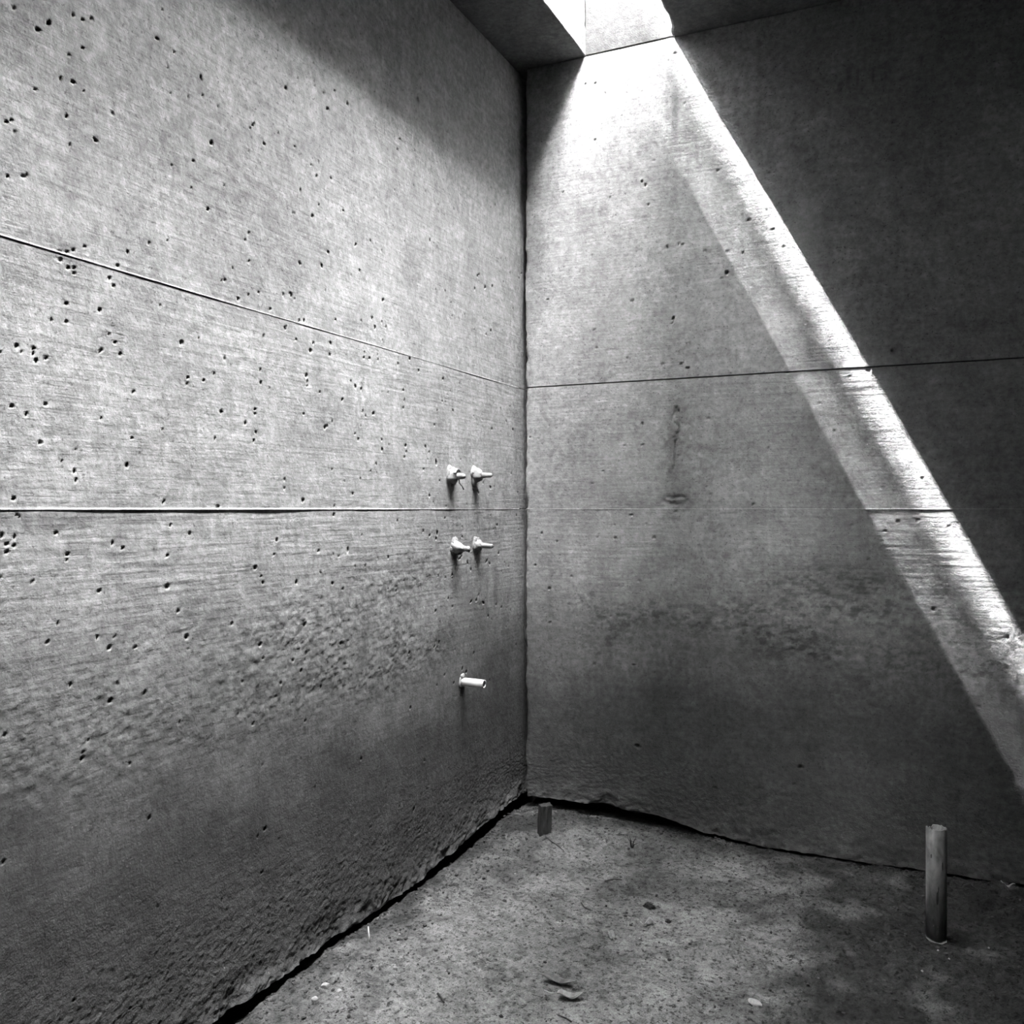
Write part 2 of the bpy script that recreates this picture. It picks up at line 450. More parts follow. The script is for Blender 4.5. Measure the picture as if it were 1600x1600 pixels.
    for i in range(int(area * (95 if left else 45))):
        s_ = r2.uniform(S[0], S[-1]); z_ = r2.uniform(z0, z1)
        if z_ < 0.6 and r2.random() < 0.7: continue
        carve(D, S, Z, s_, z_, 0.0030 + 0.003 * r2.random() ** 3, r2.uniform(.4, 1), r2.uniform(0, 3.14), 0.6)
    if not left:      # the crack that wanders down from the upper joint
        if z0 >= Z_LOW - .02 and z1 <= Z_UP + .02:
            rc = random.Random(5)
            pts = [on_right(x, y) for x, y in ((1057, 636), (1055, 645), (1049, 655), (1060, 665), (1061, 676), (1055, 690), (1054, 704), (1055, 715), (1052, 735), (1049, 755), (1052, 775))]
            for (a, b), (c, d) in zip(pts[:-1], pts[1:]):
                wd = rc.choice((0.05, 0.12, 0.28, 0.40))
                for q in range(12):
                    carve(D, S, Z, a + (c - a) * q / 12 + rc.uniform(-.0015, .0015), b + (d - b) * q / 12, rc.uniform(.0036, .0052), 1, 0, wd * rc.uniform(.5, 1.1))
            sx, sz = on_right(1056, 683)          # spalled blister beside the crack
            q = ((ss - sx) / .030) ** 2 + ((zz - sz) / .055) ** 2
            D += np.where((q < 1) & (ss < sx + .012), -0.0030 * (1 - q), 0) * (1 + 1.5 * fbm(ss * 60, zz * 60, 5, 2)) + 0.0025 * np.exp(-((ss - sx - .035) / .012) ** 2 - ((zz - sz) / .05) ** 2)
            sx, sz = on_right(1054, 781)          # honeycombing on the joint
            D -= 0.010 * np.exp(-((ss - sx) / .035) ** 2 - ((zz - sz) / .016) ** 2) * np.clip(0.4 + 2 * fbm(ss * 55, zz * 70, 6, 3), 0, 1.5)
    D += proud
    if base is not None:      # ragged lower edge
        zb = base(S)[:, None]
        zz = np.where(zz < 0.16, zb + (zz - z0) * (0.16 - zb) / (0.16 - z0), zz)
    if left:
        P = np.stack([D, ss, zz], -1); B = np.stack([0 * D - 0.16, ss, zz], -1)
    else:
        # the end against the corner recess is broken and uneven
        edge = np.exp(-np.clip(ss - S[0], 0, 9) / 0.012)
        P = np.stack([ss + edge * 0.006 * fbm(zz * 30, ss * 0, 3, 4), -D + 0.010 * edge ** 3 * (0.4 + fbm(zz * 22, ss * 0, 4, 3)), zz], -1)
        B = np.stack([ss, 0 * D + 0.16, zz], -1)
    me = grid_with_rim('panel', P, B, T, flip=False)
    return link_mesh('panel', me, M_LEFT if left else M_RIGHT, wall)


def wavy(xs, zs):
    def f(S):
        return np.interp(S, xs, zs) + 0.008 * fbm(S * 14, S * 0 + .3, 8, 3) + 0.004 * fbm(S * 60, S * 0 + .7, 9, 2)
    return f


S_L = np.concatenate([spaced(-5.3, -2.45, 0.05)[:-1], spaced(-2.45, 0.10, STEP_L)])
S_R = np.concatenate([spaced(0.030, 1.86, STEP), spaced(1.86, 3.75, 0.05)[1:]])
BASE_L = wavy([-5.3, -2, -1.65, -1.2, -0.81, -0.38, -0.1, 0.1], [-.03, -.025, -.024, -.036, -.046, -.019, .0, .0])
BASE_R = wavy([0, .1, .358, .55, .713, .932, 1.14, 1.7, 3.8], [.0, .004, .012, -.006, -.035, -.055, -.058, -.05, -.05])
lift(wall_left, 'left', S_L, -0.06, Z_LOW - 0.001, BASE_L, 1)
lift(wall_left, 'left', S_L, Z_LOW + 0.001, Z_UP - 0.001, None, 2, 0.0)
lift(wall_left, 'left', S_L, Z_UP + 0.001, CEIL - 0.012, None, 3, 0.0)
lift(wall_right, 'right', S_R, -0.07, Z_LOW - 0.001, BASE_R, 4)
lift(wall_right, 'right', S_R, Z_LOW + 0.001, Z_UP - 0.0035, None, 5, 0.0)
lift(wall_right, 'right', S_R, Z_UP + 0.001, CEIL - 0.003, None, 6, 0.0008)


def fin(wall, side, z, s0, s1, out, thick, seed, strong=None):
    """thin ridge of grout squeezed out between two lifts, its top bevelled"""
    S = spaced(s0, s1, 0.008)
    k_ = 1 if side == 'left' else 6
    face = 0.004 * fbm(S * 1.1, S * 0 + z * 1.3, k_, 3) + 0.0012 * fbm(S * 9, S * 0 + z * 11, k_ + 1, 3)
    o = out * np.clip(0.6 + 2.0 * fbm(S * 3.1, S * 0 + seed, seed, 3), 0.1, 2)
    if strong: o = o + strong[2] * smooth(strong[0], strong[0] + .2, S) * (1 - smooth(strong[1] - .2, strong[1], S))
    prof = []
    for d, h in ((None, .6), (0.15, .5), (0.9, -.25), (1, -.4), (None, -.5)):
        out_d = face - 0.01 if d is None else face + o * d + 0.0004
        q = z + thick * h + 0 * S
        prof.append(np.stack([out_d, S, q], -1) if side == 'left' else np.stack([S, -out_d, q], -1))
    P = np.stack(prof, 1)
    n, m = P.shape[:2]; idx = np.arange(n * m).reshape(n, m)
    q = np.stack([idx[:-1, :-1], idx[1:, :-1], idx[1:, 1:], idx[:-1, 1:]], -1).reshape(-1, 4)
    me = np_mesh('joint_fin', P.reshape(-1, 3), q, np.full(n * m, 1.3), False)
    return link_mesh('joint_fin', me, M_LEFT if side == 'left' else M_RIGHT, wall)


fin(wall_left, 'left', Z_LOW, -5.2, 0.0, 0.0006, 0.0040, 3, (-2.1, -1.2, 0.0010))
fin(wall_left, 'left', Z_UP, -5.2, 0.0, 0.0004, 0.0034, 5, (-2.3, -1.5, 0.0005))
fin(wall_right, 'right', Z_LOW, 0.03, 3.6, 0.0004, 0.0034, 7)

# ------------------------------------------------------------------ roof slab with the open slot
ceiling = bpy.data.objects.new('ceiling', None); COL.objects.link(ceiling)
ceiling.location = (0, 0, CEIL)
tag(ceiling, kind='structure')
INV = Matrix.Translation((0, 0, -CEIL))


def loft_y(name, section, ys, mat, parent):
    """section(y) -> list of (x, z); lofted along y, in the ceiling's own frame"""
    bm = bmesh.new(); rings = []
    for y in ys:
        rings.append([bm.verts.new((x, y, z - CEIL)) for x, z in section(y)])
    n = len(rings[0])
    for A, B in zip(rings[:-1], rings[1:]):
        for k in range(n):
            bm.faces.new((A[k], A[(k + 1) % n], B[(k + 1) % n], B[k]))
    bm.faces.new(rings[0]); bm.faces.new(rings[-1][::-1])
    return bm_obj(name, bm, mat, parent)


YS = list(spaced(-5.6, -1.2, 0.2)[:-1]) + list(spaced(-1.2, 0.0, 0.008)) + [0.05, 0.40]


def nz(y, f, k): return float(fbm(np.array(y * f), np.array(0.37), k, 3))


def edge_r(y):                        # the broken arris of the right-hand slab
    return SLOT1 + 0.024 * float(smooth(0.01, -0.14, np.array(y))) + 0.008 * nz(y, 18, 2) * float(smooth(0, -.05, np.array(y)))


def sec_r(y):
    e = float(edge_r(y)); c = 0.006 + 0.008 * abs(nz(y, 25, 5))
    return [(4.0, CEIL), (e + c, CEIL), (e, CEIL + c * .8), (SLOT1 + .004, CEIL + 0.06), (SLOT1, CEIL + 0.125), (4.0, CEIL + 0.125)]


def sec_l(y):
    c = 0.003 + 0.002 * abs(nz(y, 30, 6)); e = SLOT0 + 0.004 * nz(y, 6, 7)
    return [(-0.40, CEIL), (-0.40, CEIL + 0.110), (e - .006, CEIL + 0.110), (e, CEIL + 0.106), (e, CEIL + c), (e - c, CEIL)]


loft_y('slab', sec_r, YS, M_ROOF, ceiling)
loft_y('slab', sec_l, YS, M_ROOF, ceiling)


def box_child(name, parent, mat, *b):
    bm = bmesh.new(); add_box(bm, b[0], b[1], b[2], b[3], b[4] - CEIL, b[5] - CEIL)
    bmesh.ops.bevel(bm, geom=bm.edges[:], offset=0.004, segments=1, affect='EDGES')
    return bm_obj(name, bm, mat, parent)


H_L, H_C, H_R = 0.225, 0.62, 1.90
Y_LOW = -0.30
box_child('upstand', ceiling, M_ROOF, 0.10, SLOT0 - 0.005, Y_LOW, 0.40, CEIL + 0.1125, CEIL + H_L)          # left kerb, low near the end
box_child('upstand', ceiling, M_ROOF, 0.10, SLOT0 - 0.005, -5.6, Y_LOW, CEIL + 0.1125, CEIL + H_C)         # left kerb, raised out of view to block the sun
box_child('added_well_wall', ceiling, M_WELL, 0.10, SLOT0 - 0.005, -1.4, Y_LOW, CEIL + H_C + .001, CEIL + 1.26)  # unseen pale wall added to shape the light in the slot
box_child('added_well_wall', ceiling, M_WELL, 0.10, SLOT0 - 0.005, -5.6, -1.401, CEIL + H_C + .001, CEIL + 1.72)  # same added wall, taller here to dim the far light
box_child('upstand', ceiling, M_ROOF, SLOT1 + .002, SLOT1 + 0.17, -5.6, 0.40, CEIL + 0.126, CEIL + H_C)     # right kerb
box_child('added_well_wall', ceiling, M_WELL, SLOT1 + .002, SLOT1 + 0.17, -5.6, -0.50, CEIL + H_C + .001, CEIL + H_R)  # unseen pale face added to bounce sunlight down the slot
box_child('upstand', ceiling, M_ROOF, SLOT1 + .002, SLOT1 + 0.17, -0.499, 0.40, CEIL + H_C + .001, CEIL + H_R)  # dark unseen end of the added wall, cutting bounce near the slot end
for y_ in (-1.0, -2.0, -3.0, -4.0):        # unseen baffles added to narrow the light along the slot
    box_child('light_baffle', ceiling, M_ROOF, SLOT0 - .004, SLOT1 + .001, y_ - .03, y_ + .03, CEIL + 0.40, CEIL + 1.26)
box_child('slot_end', ceiling, M_WELL, SLOT0 - .003, SLOT1 + .001, -5.6, -5.3, CEIL, CEIL + 0.5)
# the wall carried up behind the slot, with the open joint under it
bm = bmesh.new()
add_box(bm, SLOT0 + .0015, SLOT1 - .0005, 0.0, 0.158, 0.004, 0.30)
bmesh.ops.subdivide_edges(bm, edges=bm.edges[:], cuts=24, use_grid_fill=True)
for v in bm.verts:
    if v.co.y < 0.001:
        v.co.y += 0.002 * float(fbm(np.array(v.co.x * 9), np.array(v.co.z * 9), 3, 3))
        if v.co.z < 0.005: v.co.z += 0.002 * abs(nz(v.co.x, 30, 4))
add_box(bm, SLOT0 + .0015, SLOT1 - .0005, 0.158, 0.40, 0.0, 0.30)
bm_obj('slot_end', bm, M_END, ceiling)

# unseen slatted screen added beside the slot to dim the sun into streaks
screen = bpy.data.objects.new('sun_screen_1', None); COL.objects.link(screen)
screen.location = (-0.134, 0, CEIL + 0.112); tag(screen, kind='structure')


def slat(z_, h_):
    bm = bmesh.new(); add_box(bm, -.002, .002, -0.9, 0.36, z_ - h_ / 2, z_ + h_ / 2)
    return bm_obj('slat', bm, M_METAL, screen)


SUN_SLOPE = 1.95
u = 0.25                                  # where a ray past the slat crosses the underside of the slab
while u < 0.82:
    open_ = 0.012 if u > 0.67 else 0.050 if u > 0.565 else 0.022 if u > 0.535 else 0.004 if u > 0.475 else 0.008 if u > 0.445 else 0.009
    pitch = 0.012
    zc = (u + 0.134) * SUN_SLOPE - 0.112
    slat(zc, (pitch * (1 - open_) - 0.004) * SUN_SLOPE)
    u += pitch
for y_ in (0.36, -0.90):
    bm = bmesh.new(); add_box(bm, -.03, -.008, y_ - .02, y_ + .02, -0.002, 1.80)
    bm_obj('post', bm, M_METAL, screen)

# ------------------------------------------------------------------ floor: uneven sandy soil
X_F = np.concatenate([spaced(-0.16, -0.05, 0.02)[:-1], spaced(-0.05, 1.85, 0.0052), spaced(1.85, 3.75, 0.06)[1:]])
Y_F = np.concatenate([spaced(-5.35, -1.95, 0.06)[:-1], spaced(-1.95, 0.06, 0.0052), spaced(0.06, 0.16, 0.02)[1:]])


def floor_z(x, y):
    z = -0.052 + 0.016 * fbm(x * 1.6, y * 1.6, 2, 3)
    z = z + 0.030 * np.exp(-((x - .1) / .35) ** 2 - ((y + .05) / .3) ** 2)        # heaped into the corner
    z = z + 0.016 * np.exp(-((x - .5) / .35) ** 2 - ((y + .12) / .12) ** 2)
    z = z + 0.012 * np.exp(-((x - .95) / .16) ** 2 - ((y + .16) / .05) ** 2)
    z = z - 0.018 * np.exp(-np.clip(x, 0, 9) / 0.030) - 0.012 * np.exp(-np.clip(-y, 0, 9) / 0.035)
    return z


xx, yy = X_F[:, None] + 0 * Y_F[None, :], Y_F[None, :] + 0 * X_F[:, None]
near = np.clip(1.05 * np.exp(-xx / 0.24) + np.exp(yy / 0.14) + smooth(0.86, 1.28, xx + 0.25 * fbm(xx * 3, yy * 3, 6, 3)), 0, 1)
zz = floor_z(xx, yy)
loose = np.clip(0.25 + near + 1.2 * fbm(xx * 5, yy * 5, 7, 3), 0.08, 1.2)
zz = zz + 0.010 * loose * fbm(xx * 22, yy * 22, 8, 3) + 0.007 * loose * fbm(xx * 75, yy * 75, 9, 2, 0.7)
zz += 0.005 * fbm(xx * 9, yy * 9, 10, 3)
tone = 1.0 - 0.84 * np.clip(near * (1.05 + 0.8 * fbm(xx * 9, yy * 9, 11, 3)), 0, 1)  # dark soil by the walls; right side painted darker for damp and light falloff
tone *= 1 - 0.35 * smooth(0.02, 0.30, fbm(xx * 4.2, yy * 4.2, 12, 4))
P = np.stack([xx, yy, zz], -1); B = np.stack([xx, yy, 0 * zz - 0.35], -1)
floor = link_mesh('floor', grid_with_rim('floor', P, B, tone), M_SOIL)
tag(floor, kind='structure')


def ground(x, y):
    i = int(np.clip(np.searchsorted(X_F, x), 0, len(X_F) - 1)); j = int(np.clip(np.searchsorted(Y_F, y), 0, len(Y_F) - 1))
    return float(zz[i, j])


def at_floor(px, py):
    z = -0.045
    for _ in range(6):
        x, y = on_floor(px, py, z); z = ground(x, y)
    return Vector((x, y, z))


# ------------------------------------------------------------------ capped pipe stubs in the left wall
def thing(name, loc, label, cat, group=None):
    o = bpy.data.objects.new(name, None); COL.objects.link(o); o.location = loc
    return tag(o, label, cat, group)


def lump(prof, seed, n=18, droop=0.0, flat=1.0, jit=0.12):
    """surface of revolution about +x with uneven folds; prof = (distance out, radius)"""
    bm = bmesh.new(); rings = []
    r_ = random.Random(seed); ph = [r_.uniform(0, 6.28) for _ in range(4)]
    for i, (d, r) in enumerate(prof):
        ring = []
        for k in range(n):
            a = 2 * math.pi * k / n
            w = 1 + jit * (math.sin(3 * a + ph[0] + i) * .5 + math.sin(5 * a + ph[1] - i * .7) * .4 + math.sin(2 * a + ph[2]) * .5) + jit * .4 * r_.uniform(-1, 1)
            ring.append(bm.verts.new((d + jit * .02 * r_.uniform(-1, 1), math.cos(a) * r * w, math.sin(a) * r * w * flat - droop * d)))
        rings.append(ring)
    for A, B in zip(rings[:-1], rings[1:]):
        for k in range(n): bm.faces.new((A[k], A[(k + 1) % n], B[(k + 1) % n], B[k]))
    bm.faces.new(rings[0]); bm.faces.new(rings[-1])
    return bm


def stub(px, py, label, collar, pipe, seed, droop=0.0, extra=None):
    y, z = on_left(px, py)
    t = thing('pipe_stub', (0, y, z), label, 'pipe', 'capped water pipe stubs in the left wall')
    bm_obj('wrapping', lump(collar, seed, 18, droop, 1.0, 0.16), M_TAPE, t, True)
    bm_obj('pipe', lump(pipe, seed + 1, 14, droop, 1.0, 0.05), M_PIPE, t, True)
    bm = lump([(-.01, .030), (.003, .029), (.007, .021), (.008, .012)], seed + 2, 20, 0, 1.15, 0.2)
    bm_obj('grout_collar', bm, M_GROUT, t, True)
    return t


# upper left: torn wrapping bulging over a broken pipe, wire hanging from it
t = stub(704, 744, 'capped pipe stub with torn bulging wrapping and a dangling wire, upper left of four',
         [(0, .024), (.007, .027), (.015, .025), (.022, .019), (.026, .012)], [(.012, .011), (.030, .0105), (.044, .0095), (.052, .007), (.056, .0035)], 11, 0.02)
bm = bmesh.new(); add_tube(bm, [(.030, .002, -.008), (.036, -.004, -.024), (.046, -.004, -.034), (.050, -.002, -.045)], [.0022, .0022, .002, .003], 6)
bm_obj('wire', bm, M_WIRE, t, True)
bm = bmesh.new()
for k in range(7):                       # curled lip of the torn wrapping
    a = 0.5 + k * 0.33
    v = [(.018 + .003 * math.sin(k), math.cos(a) * .023, math.sin(a) * .023 + .003), (.022, math.cos(a + .33) * .023, math.sin(a + .33) * .023 + .003),
         (.031, math.cos(a + .33) * .019, math.sin(a + .33) * .018 + .005), (.029, math.cos(a) * .019, math.sin(a) * .018 + .005)]
    bm.faces.new([bm.verts.new(q) for q in v])
bmesh.ops.remove_doubles(bm, verts=bm.verts, dist=.001)
bmesh.ops.solidify(bm, geom=bm.faces[:], thickness=.0015)
bm_obj('torn_flap', bm, M_TAPE, t)
# upper right
stub(741, 743, 'capped pipe stub with smooth cone wrapping and straight neck, upper right of four',
     [(0, .022), (.008, .024), (.017, .022), (.026, .016), (.032, .0105)], [(.02, .010), (.040, .0095), (.046, .0082), (.062, .0082), (.066, .0072)], 21)
# lower left
t = stub(709, 855, 'capped pipe stub with pleated cloth wrapping and knotted end, lower left of four',
         [(0, .022), (.007, .024), (.015, .022), (.026, .017), (.034, .012), (.040, .0095)], [(.030, .009), (.044, .009), (.048, .0075), (.051, .0105), (.057, .010), (.060, .005)], 31, 0.10)
bm = bmesh.new(); add_tube(bm, [(.005, -.010, -.019), (.012, -.004, -.022), (.022, .005, -.021), (.030, .006, -.017)], [.002, .004, .004, .002], 8)
bm_obj('torn_flap', bm, M_TAPE, t, True)
# lower right
t = stub(744, 852, 'capped pipe stub with round clean boss and slim tapered spout, lower right of four',
         [(0, .020), (.006, .022), (.013, .020), (.019, .015), (.023, .010)], [(.015, .0105), (.030, .0098), (.052, .0084), (.062, .0078), (.064, .0065)], 41, 0.03)

# ------------------------------------------------------------------ white plastic pipe stub lower down
def pipe_mesh(L, ro, ri, n=28, notch=None, taper=1.0, seed=0, rim=0.0):
    """hollow tube along +z with an uneven sawn rim"""
    bm = bmesh.new(); r_ = random.Random(seed)
    rows = []
    top = [L + rim * r_.uniform(-1, 1) + (notch(2 * math.pi * k / n) if notch else 0) for k in range(n)]
    for kind in range(5):
        ring = []
        for k in range(n):
            a = 2 * math.pi * k / n
            if kind == 0: r, z = ro, 0.0
            elif kind == 1: r, z = ro, L * .5
            elif kind == 2: r, z = ro * taper, top[k]
            elif kind == 3: r, z = ri * taper, top[k]
            else: r, z = ri, L * .25
            ring.append(bm.verts.new((math.cos(a) * r, math.sin(a) * r, z)))
        rows.append(ring)
    for A, B in zip(rows[:-1], rows[1:]):
        for k in range(n): bm.faces.new((A[k], A[(k + 1) % n], B[(k + 1) % n], B[k]))
    bm.faces.new(rows[0]); bm.faces.new(rows[-1])
    return bm


y, z = on_left(721, 1065)
t = thing('waste_pipe', (0, y, z), 'short white plastic pipe stub with open end, low on the left wall', 'pipe')
bm = pipe_mesh(0.086, 0.0145, 0.0105, 28, None, 1.0, 5, 0.0006)
bmesh.ops.rotate(bm, verts=bm.verts, matrix=Matrix.Rotation(math.pi / 2 + .02, 3, 'Y'))
o = bm_obj('tube', bm, M_PVC, t)
for p in o.data.polygons: p.use_smooth = len(p.vertices) == 4
bm = lump([(-.008, .020), (.004, .0185), (.006, .015)], 51, 18, 0, 1.1, .15)
bm_obj('grout_collar', bm, M_GROUT, t, True)
bm = bmesh.new(); bmesh.ops.create_icosphere(bm, subdivisions=2, radius=.008, matrix=Matrix.Translation((.006, -.002, .020)))
for v in bm.verts: v.co += Vector((random.uniform(-1, 1), random.uniform(-1, 1), random.uniform(-1, 1))) * .0015
bm_obj('grout_lump', bm, M_STONE, t)

# ------------------------------------------------------------------ upright drain pipe in the dark corner
p = at_floor(1463, 1466)
dep = (p - CAM).dot(FWD)
rad = 15.0 * dep / F_PX
top = CAM.z + (HORIZON - 1293) / F_PX * dep
up = thing('drain_pipe', p, 'upright pale plastic pipe with a broken rim rising from the dark floor', 'pipe')
view_a = math.atan2(CAM.y - p.y, CAM.x - p.x)


def notch(a):
    d = (a - (view_a + math.pi + 0.75) + math.pi) % (2 * math.pi) - math.pi
    return -0.006 if abs(d) < 0.35 else 0.0


bm = pipe_mesh(top - p.z + .03, rad, rad * 0.86, 36, notch, 1.0, 8, 0.0016)
bmesh.ops.translate(bm, verts=bm.verts, vec=(0, 0, -.03))
o = bm_obj('tube', bm, M_PVC_DIRTY, up)
for q in o.data.polygons: q.use_smooth = len(q.vertices) == 4
for (a0, z0_, w, h_) in ((0.12, .115, .0028, .020), (0.62, .20, .002, .012), (0.2, .14, .0015, .008), (0.1, .03, .004, .012), (-.3, .05, .003, .012), (-.5, .225, .0025, .006)):
    aa = view_a + a0
    c = Vector((math.cos(aa), math.sin(aa), 0)) * (rad + .0006); tg = Vector((-math.sin(aa), math.cos(aa), 0))
    ring = []; bm = bmesh.new()                 # smears of dried mud down the tube
    for k in range(10):
        b_ = 2 * math.pi * k / 10; j = random.uniform(.7, 1.2)
        q = c + tg * math.cos(b_) * w * j + Vector((0, 0, z0_ + math.sin(b_) * h_ * j))
        d_ = Vector((q.x, q.y, 0)).normalized() * (rad + .0005); ring.append(bm.verts.new((d_.x, d_.y, q.z)))
    bm.faces.new(ring)
    bmesh.ops.solidify(bm, geom=bm.faces[:], thickness=.0008)
    bm_obj('mud_smear', bm, M_CLOD, up)

# ------------------------------------------------------------------ stake, twigs, leaves, stones on the floor
p = at_floor(850, 1299)
dep = (p - CAM).dot(FWD)
bm = bmesh.new(); w = 9.0 * dep / F_PX; h = 42 * dep / F_PX
add_box(bm, -w, w, -w * .8, w * .8, -.03, h)
bmesh.ops.subdivide_edges(bm, edges=bm.edges[:], cuts=3, use_grid_fill=True)
for v in bm.verts:
    v.co += Vector((random.uniform(-1, 1), random.uniform(-1, 1), random.uniform(-1, 1))) * .0016
    if v.co.z > h * .9: v.co.z += v.co.x * .10
bmesh.ops.rotate(bm, verts=bm.verts, matrix=Matrix.Rotation(YAW + .25, 3, 'Z'))
bmesh.ops.rotate(bm, verts=bm.verts, matrix=Matrix.Rotation(.05, 3, 'Y'))
o = bm_obj('wooden_stake', bm, M_WOOD); o.location = p
tag(o, 'short square dark wooden stake driven into the soil at the corner', 'stake')


def leaf(px, py, L, W, rot, curl, mat, label, seed, lift_=0.004, stem=0.03):
    p = at_floor(px, py)
    t = thing('dry_leaf', p + Vector((0, 0, lift_)), label, 'leaf', 'dry leaves fallen on the soil')
    t.rotation_euler = (0, 0, rot)
    n, m = 12, 6; bm = bmesh.new(); g = []
    r_ = random.Random(seed); ph = r_.uniform(0, 6)
    def mid(u): return Vector(((u - .5) * L, .10 * L * math.sin(u * 3 + ph), .006 * math.sin(u * 6 + ph) + .10 * L * (u - .5) ** 2 + .006))
    for i in range(n + 1):
        u = i / n; wd = W * .5 * math.sin(math.pi * min(1, u ** .8 * 1.0)) ** .8 + .0006
        row = []
        for j in range(m + 1):
            s_ = 2 * j / m - 1
            c = mid(u); a = s_ * curl
            row.append(bm.verts.new(c + Vector((0, math.sin(a) / max(curl, .01) * wd, (1 - math.cos(a)) / max(curl, .01) * wd + .001 * math.sin(9 * u + 4 * s_)))))
        g.append(row)
    for i in range(n):
        for j in range(m): bm.faces.new((g[i][j], g[i + 1][j], g[i + 1][j + 1], g[i][j + 1]))
    bmesh.ops.solidify(bm, geom=bm.faces[:], thickness=.0006)
    bm_obj('blade', bm, mat, t, True)
    bm = bmesh.new(); add_tube(bm, [mid(u / 8) + Vector((0, 0, .0006)) for u in range(9)], .0007, 5)
    bm_obj('midrib', bm, M_LEAF_DARK, t, True)
    a = mid(0); bm = bmesh.new()
    add_tube(bm, [a, a + Vector((-stem * .5, stem * .10, .001)), a + Vector((-stem, stem * .35, .006))], [.0011, .0011, .0014], 6)
    bm_obj('stem', bm, mat, t, True)
    return t


leaf(872, 1538, .085, .034, YAW - .12, 0.9, M_LEAF_DARK, 'long dark curled leaf with hooked stem in the foreground', 3, .003, .045)
leaf(890, 1562, .058, .034, YAW + .25, 0.8, M_LEAF, 'pale cupped leaf lying just below the dark curled leaf', 4, .003, .03)
leaf(953, 1466, .034, .017, YAW + 1.9, 0.5, M_LEAF, 'tiny pale leaf standing on its forked stem mid floor', 5, .004, .02)
leaf(1016, 1445, .036, .016, YAW + .1, 0.7, M_LEAF, 'small pale curled leaf scrap beside the dark clod', 6, .003, .01)
leaf(1578, 1394, .028, .012, YAW - .3, .6, M_LEAF, 'small pale leaf scrap in the dark right of the upright pipe', 9, .012, .01)


def rock(name, px, py, sx, sy, sz, mat, label, cat, group, seed, sub=2, rough_=.22):
    p = at_floor(px, py); r_ = random.Random(seed)
    bm = bmesh.new(); bmesh.ops.create_icosphere(bm, subdivisions=sub, radius=1)
    pl = [(Vector((r_.uniform(-1, 1), r_.uniform(-1, 1), r_.uniform(-1, 1))).normalized(), r_.uniform(.6, .9)) for _ in range(7)]
    for v in bm.verts:
        for nrm, d in pl:
            e = v.co.dot(nrm)
            if e > d: v.co -= nrm * (e - d)
        v.co *= 1 + rough_ * r_.uniform(-.5, .5)
        v.co = Vector((v.co.x * sx, v.co.y * sy, v.co.z * sz))
    bmesh.ops.rotate(bm, verts=bm.verts, matrix=Matrix.Rotation(r_.uniform(0, 3), 3, 'Z'))
    o = bm_obj(name, bm, mat); o.location = p + Vector((0, 0, sz * .45))
    return tag(o, label, cat, group)


rock('stone', 1179, 1569, .022, .013, .007, M_STONE, 'flat pale angular stone in the right foreground', 'stone', None, 2, 2, .1)
rock('soil_clod', 1014, 1418, .020, .012, .011, M_CLOD, 'dark lumpy soil clod in the middle of the floor', 'clod', None, 3, 3, .3)
rock('soil_clod', 1044, 1441, .010, .008, .006, M_CLOD, 'small dark clod right of the pale leaf scrap', 'clod', None, 5, 2, .3)
rock('stone', 509, 1543, .012, .009, .007, M_STONE, 'pale broken stone at the foot of the left wall', 'stone', 'pale stones by the left wall', 4, 2, .15)
rock('stone', 492, 1562, .010, .007, .006, M_STONE, 'smaller pale stone nearest the camera by the left wall', 'stone', 'pale stones by the left wall', 6, 2, .15)
rock('stone', 530, 1550, .009, .007, .005, M_STONE, 'pale stone right of the broken stone by the left wall', 'stone', 'pale stones by the left wall', 8, 2, .15)
for k, (px, py, where) in enumerate(((805, 1366, 'on open sand between the stake and the left wall'), (897, 1415, 'left of the small bent twig mid floor'), (933, 1345, 'just below the dried sprig'),
        (1041, 1344, 'right of the dried sprig'), (846, 1448, 'above the dark curled leaf'), (990, 1461, 'just right of the tiny upright leaf'), (923, 1517, 'right of and above the curled leaves'),
        (1008, 1552, 'midway between the curled leaves and the flat stone'), (1466, 1486, 'directly at the foot of the upright pipe'), (1483, 1498, 'below and right of the upright pipe'),
        (1545, 1483, 'in the dark far right of the upright pipe'), (1441, 1518, 'in front of and left of the upright pipe'), (624, 1461, 'just right of the pale dry stalk'), (729, 1510, 'above the short thick twig'))):
    rock('pebble', px, py, .0042, .0036, .0030, M_STONE, 'tiny pale pebble ' + where, 'pebble', 'tiny pale pebbles on the soil', 20 + k, 1, .2)


def twig(name, pix, r0, mat, label, cat, lifts=None, side=None):
    pts = []
    for i, (px, py) in enumerate(pix):
        q = at_floor(px, py); q.z += (lifts[i] if lifts else r0 * 1.2); pts.append(q)
    base = pts[0].copy(); pts = [q - base for q in pts]
    bm = bmesh.new(); n = len(pts)
    add_tube(bm, pts, [r0 * (1 - .5 * i / max(1, n - 1)) for i in range(n)], 6, True, .15)
    o = bm_obj(name, bm, mat, None, True); o.location = base
    return tag(o, label, cat)


twig('twig', ((852, 1304), (862, 1316), (872, 1322), (882, 1332)), .0022, M_CLOD, 'thin dark twig lying in front of the wooden stake', 'twig')
twig('twig', ((893, 1598), (884, 1592), (872, 1588)), .002, M_CLOD, 'short dark twig at the bottom edge below the leaves', 'twig')
twig('twig', ((908, 1412), (914, 1420), (924, 1424)), .0022, M_CLOD, 'small bent dark twig left of the soil clod', 'twig')
twig('twig', ((684, 1555), (690, 1563), (694, 1570)), .003, M_CLOD, 'short thick dark twig in the left foreground', 'twig')
twig('twig', ((945, 1378), (960, 1375), (972, 1376)), .002, M_CLOD, 'thin straight dark twig lying mid floor', 'twig')
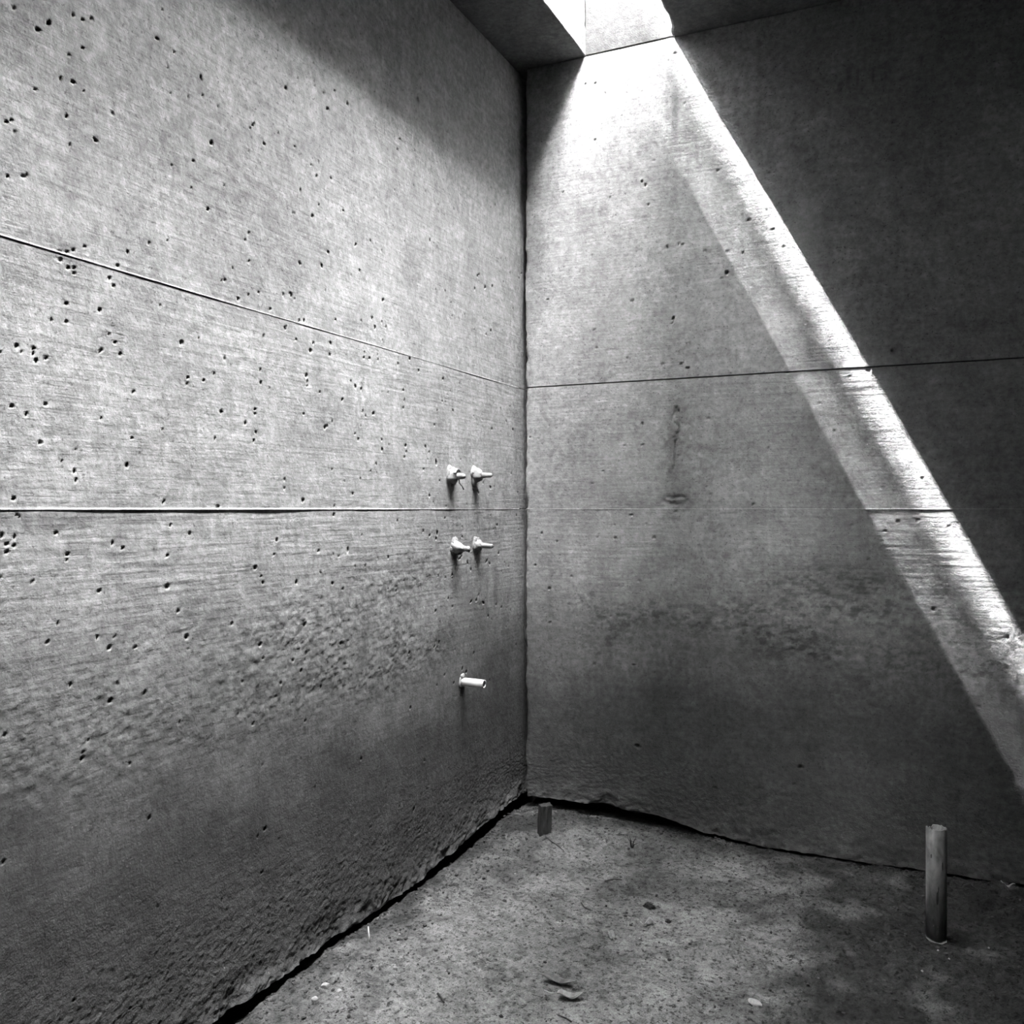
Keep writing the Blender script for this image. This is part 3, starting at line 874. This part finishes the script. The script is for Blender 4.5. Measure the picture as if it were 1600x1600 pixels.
# pale stalk standing by the left wall
q = at_floor(576, 1474); bm = bmesh.new()
add_tube(bm, [(0, 0, -.01), (.001, 0, .015), (-.002, .001, .042)], [.0026, .0024, .0016], 7)
o = bm_obj('plant_stalk', bm, M_LEAF, None, True); o.location = q
tag(o, 'thin pale dry stalk standing upright beside the left wall', 'stalk')
# dry sprig
q = at_floor(987, 1324)
t = thing('dry_sprig', q, 'dark dried plant sprig with forked stems near the right wall', 'plant')
for i, (dx, dz, bend) in enumerate(((-.018, .030, .004), (-.006, .040, -.003), (.012, .032, .006), (.024, .022, -.004))):
    bm = bmesh.new(); add_tube(bm, [(0, 0, -.006), (dx * .4, bend, dz * .6), (dx, bend * 2, dz)], [.0022, .0018, .001], 6)
    bm_obj('stem', bm, M_CLOD, t, True)
# splinter of shuttering left in the corner joint
ya, za = on_right(826, 992)
bm = bmesh.new(); add_tube(bm, [(0.008, .004, -.045), (0.004, -.006, -.01), (.001, -.010, .035)], [.002, .0055, .003], 5, True, .2)
o = bm_obj('wood_splinter', bm, M_WOOD); o.location = (0.026, -0.004, za)
tag(o, 'dark wooden splinter stuck in the corner joint above the floor', 'splinter')

# loose soil crumbs: uncountable, one object
r_ = random.Random(77); cv, cf = [], []
ico = bmesh.new(); bmesh.ops.create_icosphere(ico, subdivisions=1, radius=1)
IV = np.array([v.co[:] for v in ico.verts]); IF = [[v.index for v in f.verts] for f in ico.faces]; ico.free()
KEEP = [(o.matrix_basis.translation.x, o.matrix_basis.translation.y, 0.05) for o in COL.objects if o.parent is None and o.get('category') in ('twig', 'stake', 'leaf', 'plant', 'stalk')]
KEEP.append((up.location.x, up.location.y, rad + .012))
cnt = 0
while cnt < 6500:
    m_ = r_.random()
    if m_ < .40: x, y = abs(r_.gauss(0, .10)) + .006, r_.uniform(-1.9, -.0)
    elif m_ < .66: x, y = r_.uniform(0.02, 1.75), -abs(r_.gauss(0, .06)) - .006
    elif m_ < .80: x, y = r_.uniform(.9, 1.8), r_.uniform(-1.3, -.1)
    else: x, y = r_.uniform(.05, 1.75), r_.uniform(-1.9, -.05)
    if x < .005 or x > 1.8 or y < -1.93: continue
    if any((x - a) ** 2 + (y - b) ** 2 < c * c for a, b, c in KEEP): continue
    s = .0011 + .0050 * r_.random() ** 5
    V = IV * (np.array([r_.uniform(.6, 1.3), r_.uniform(.6, 1.3), r_.uniform(.4, .9)]) * s) * (1 + np.array([[r_.uniform(-.25, .25)] for _ in range(len(IV))]))
    b0 = len(cv)
    cv.extend((V + np.array([x, y, ground(x, y) + s * .25])).tolist()); cf.extend([[b0 + i for i in f] for f in IF])
    cnt += 1
me = bpy.data.meshes.new('soil_crumbs'); me.from_pydata(cv, [], cf); me.update()
o = link_mesh('soil_crumbs', me, M_CLOD)
tag(o, 'loose dark soil crumbs strewn along the wall feet and floor', 'soil', kind='stuff')
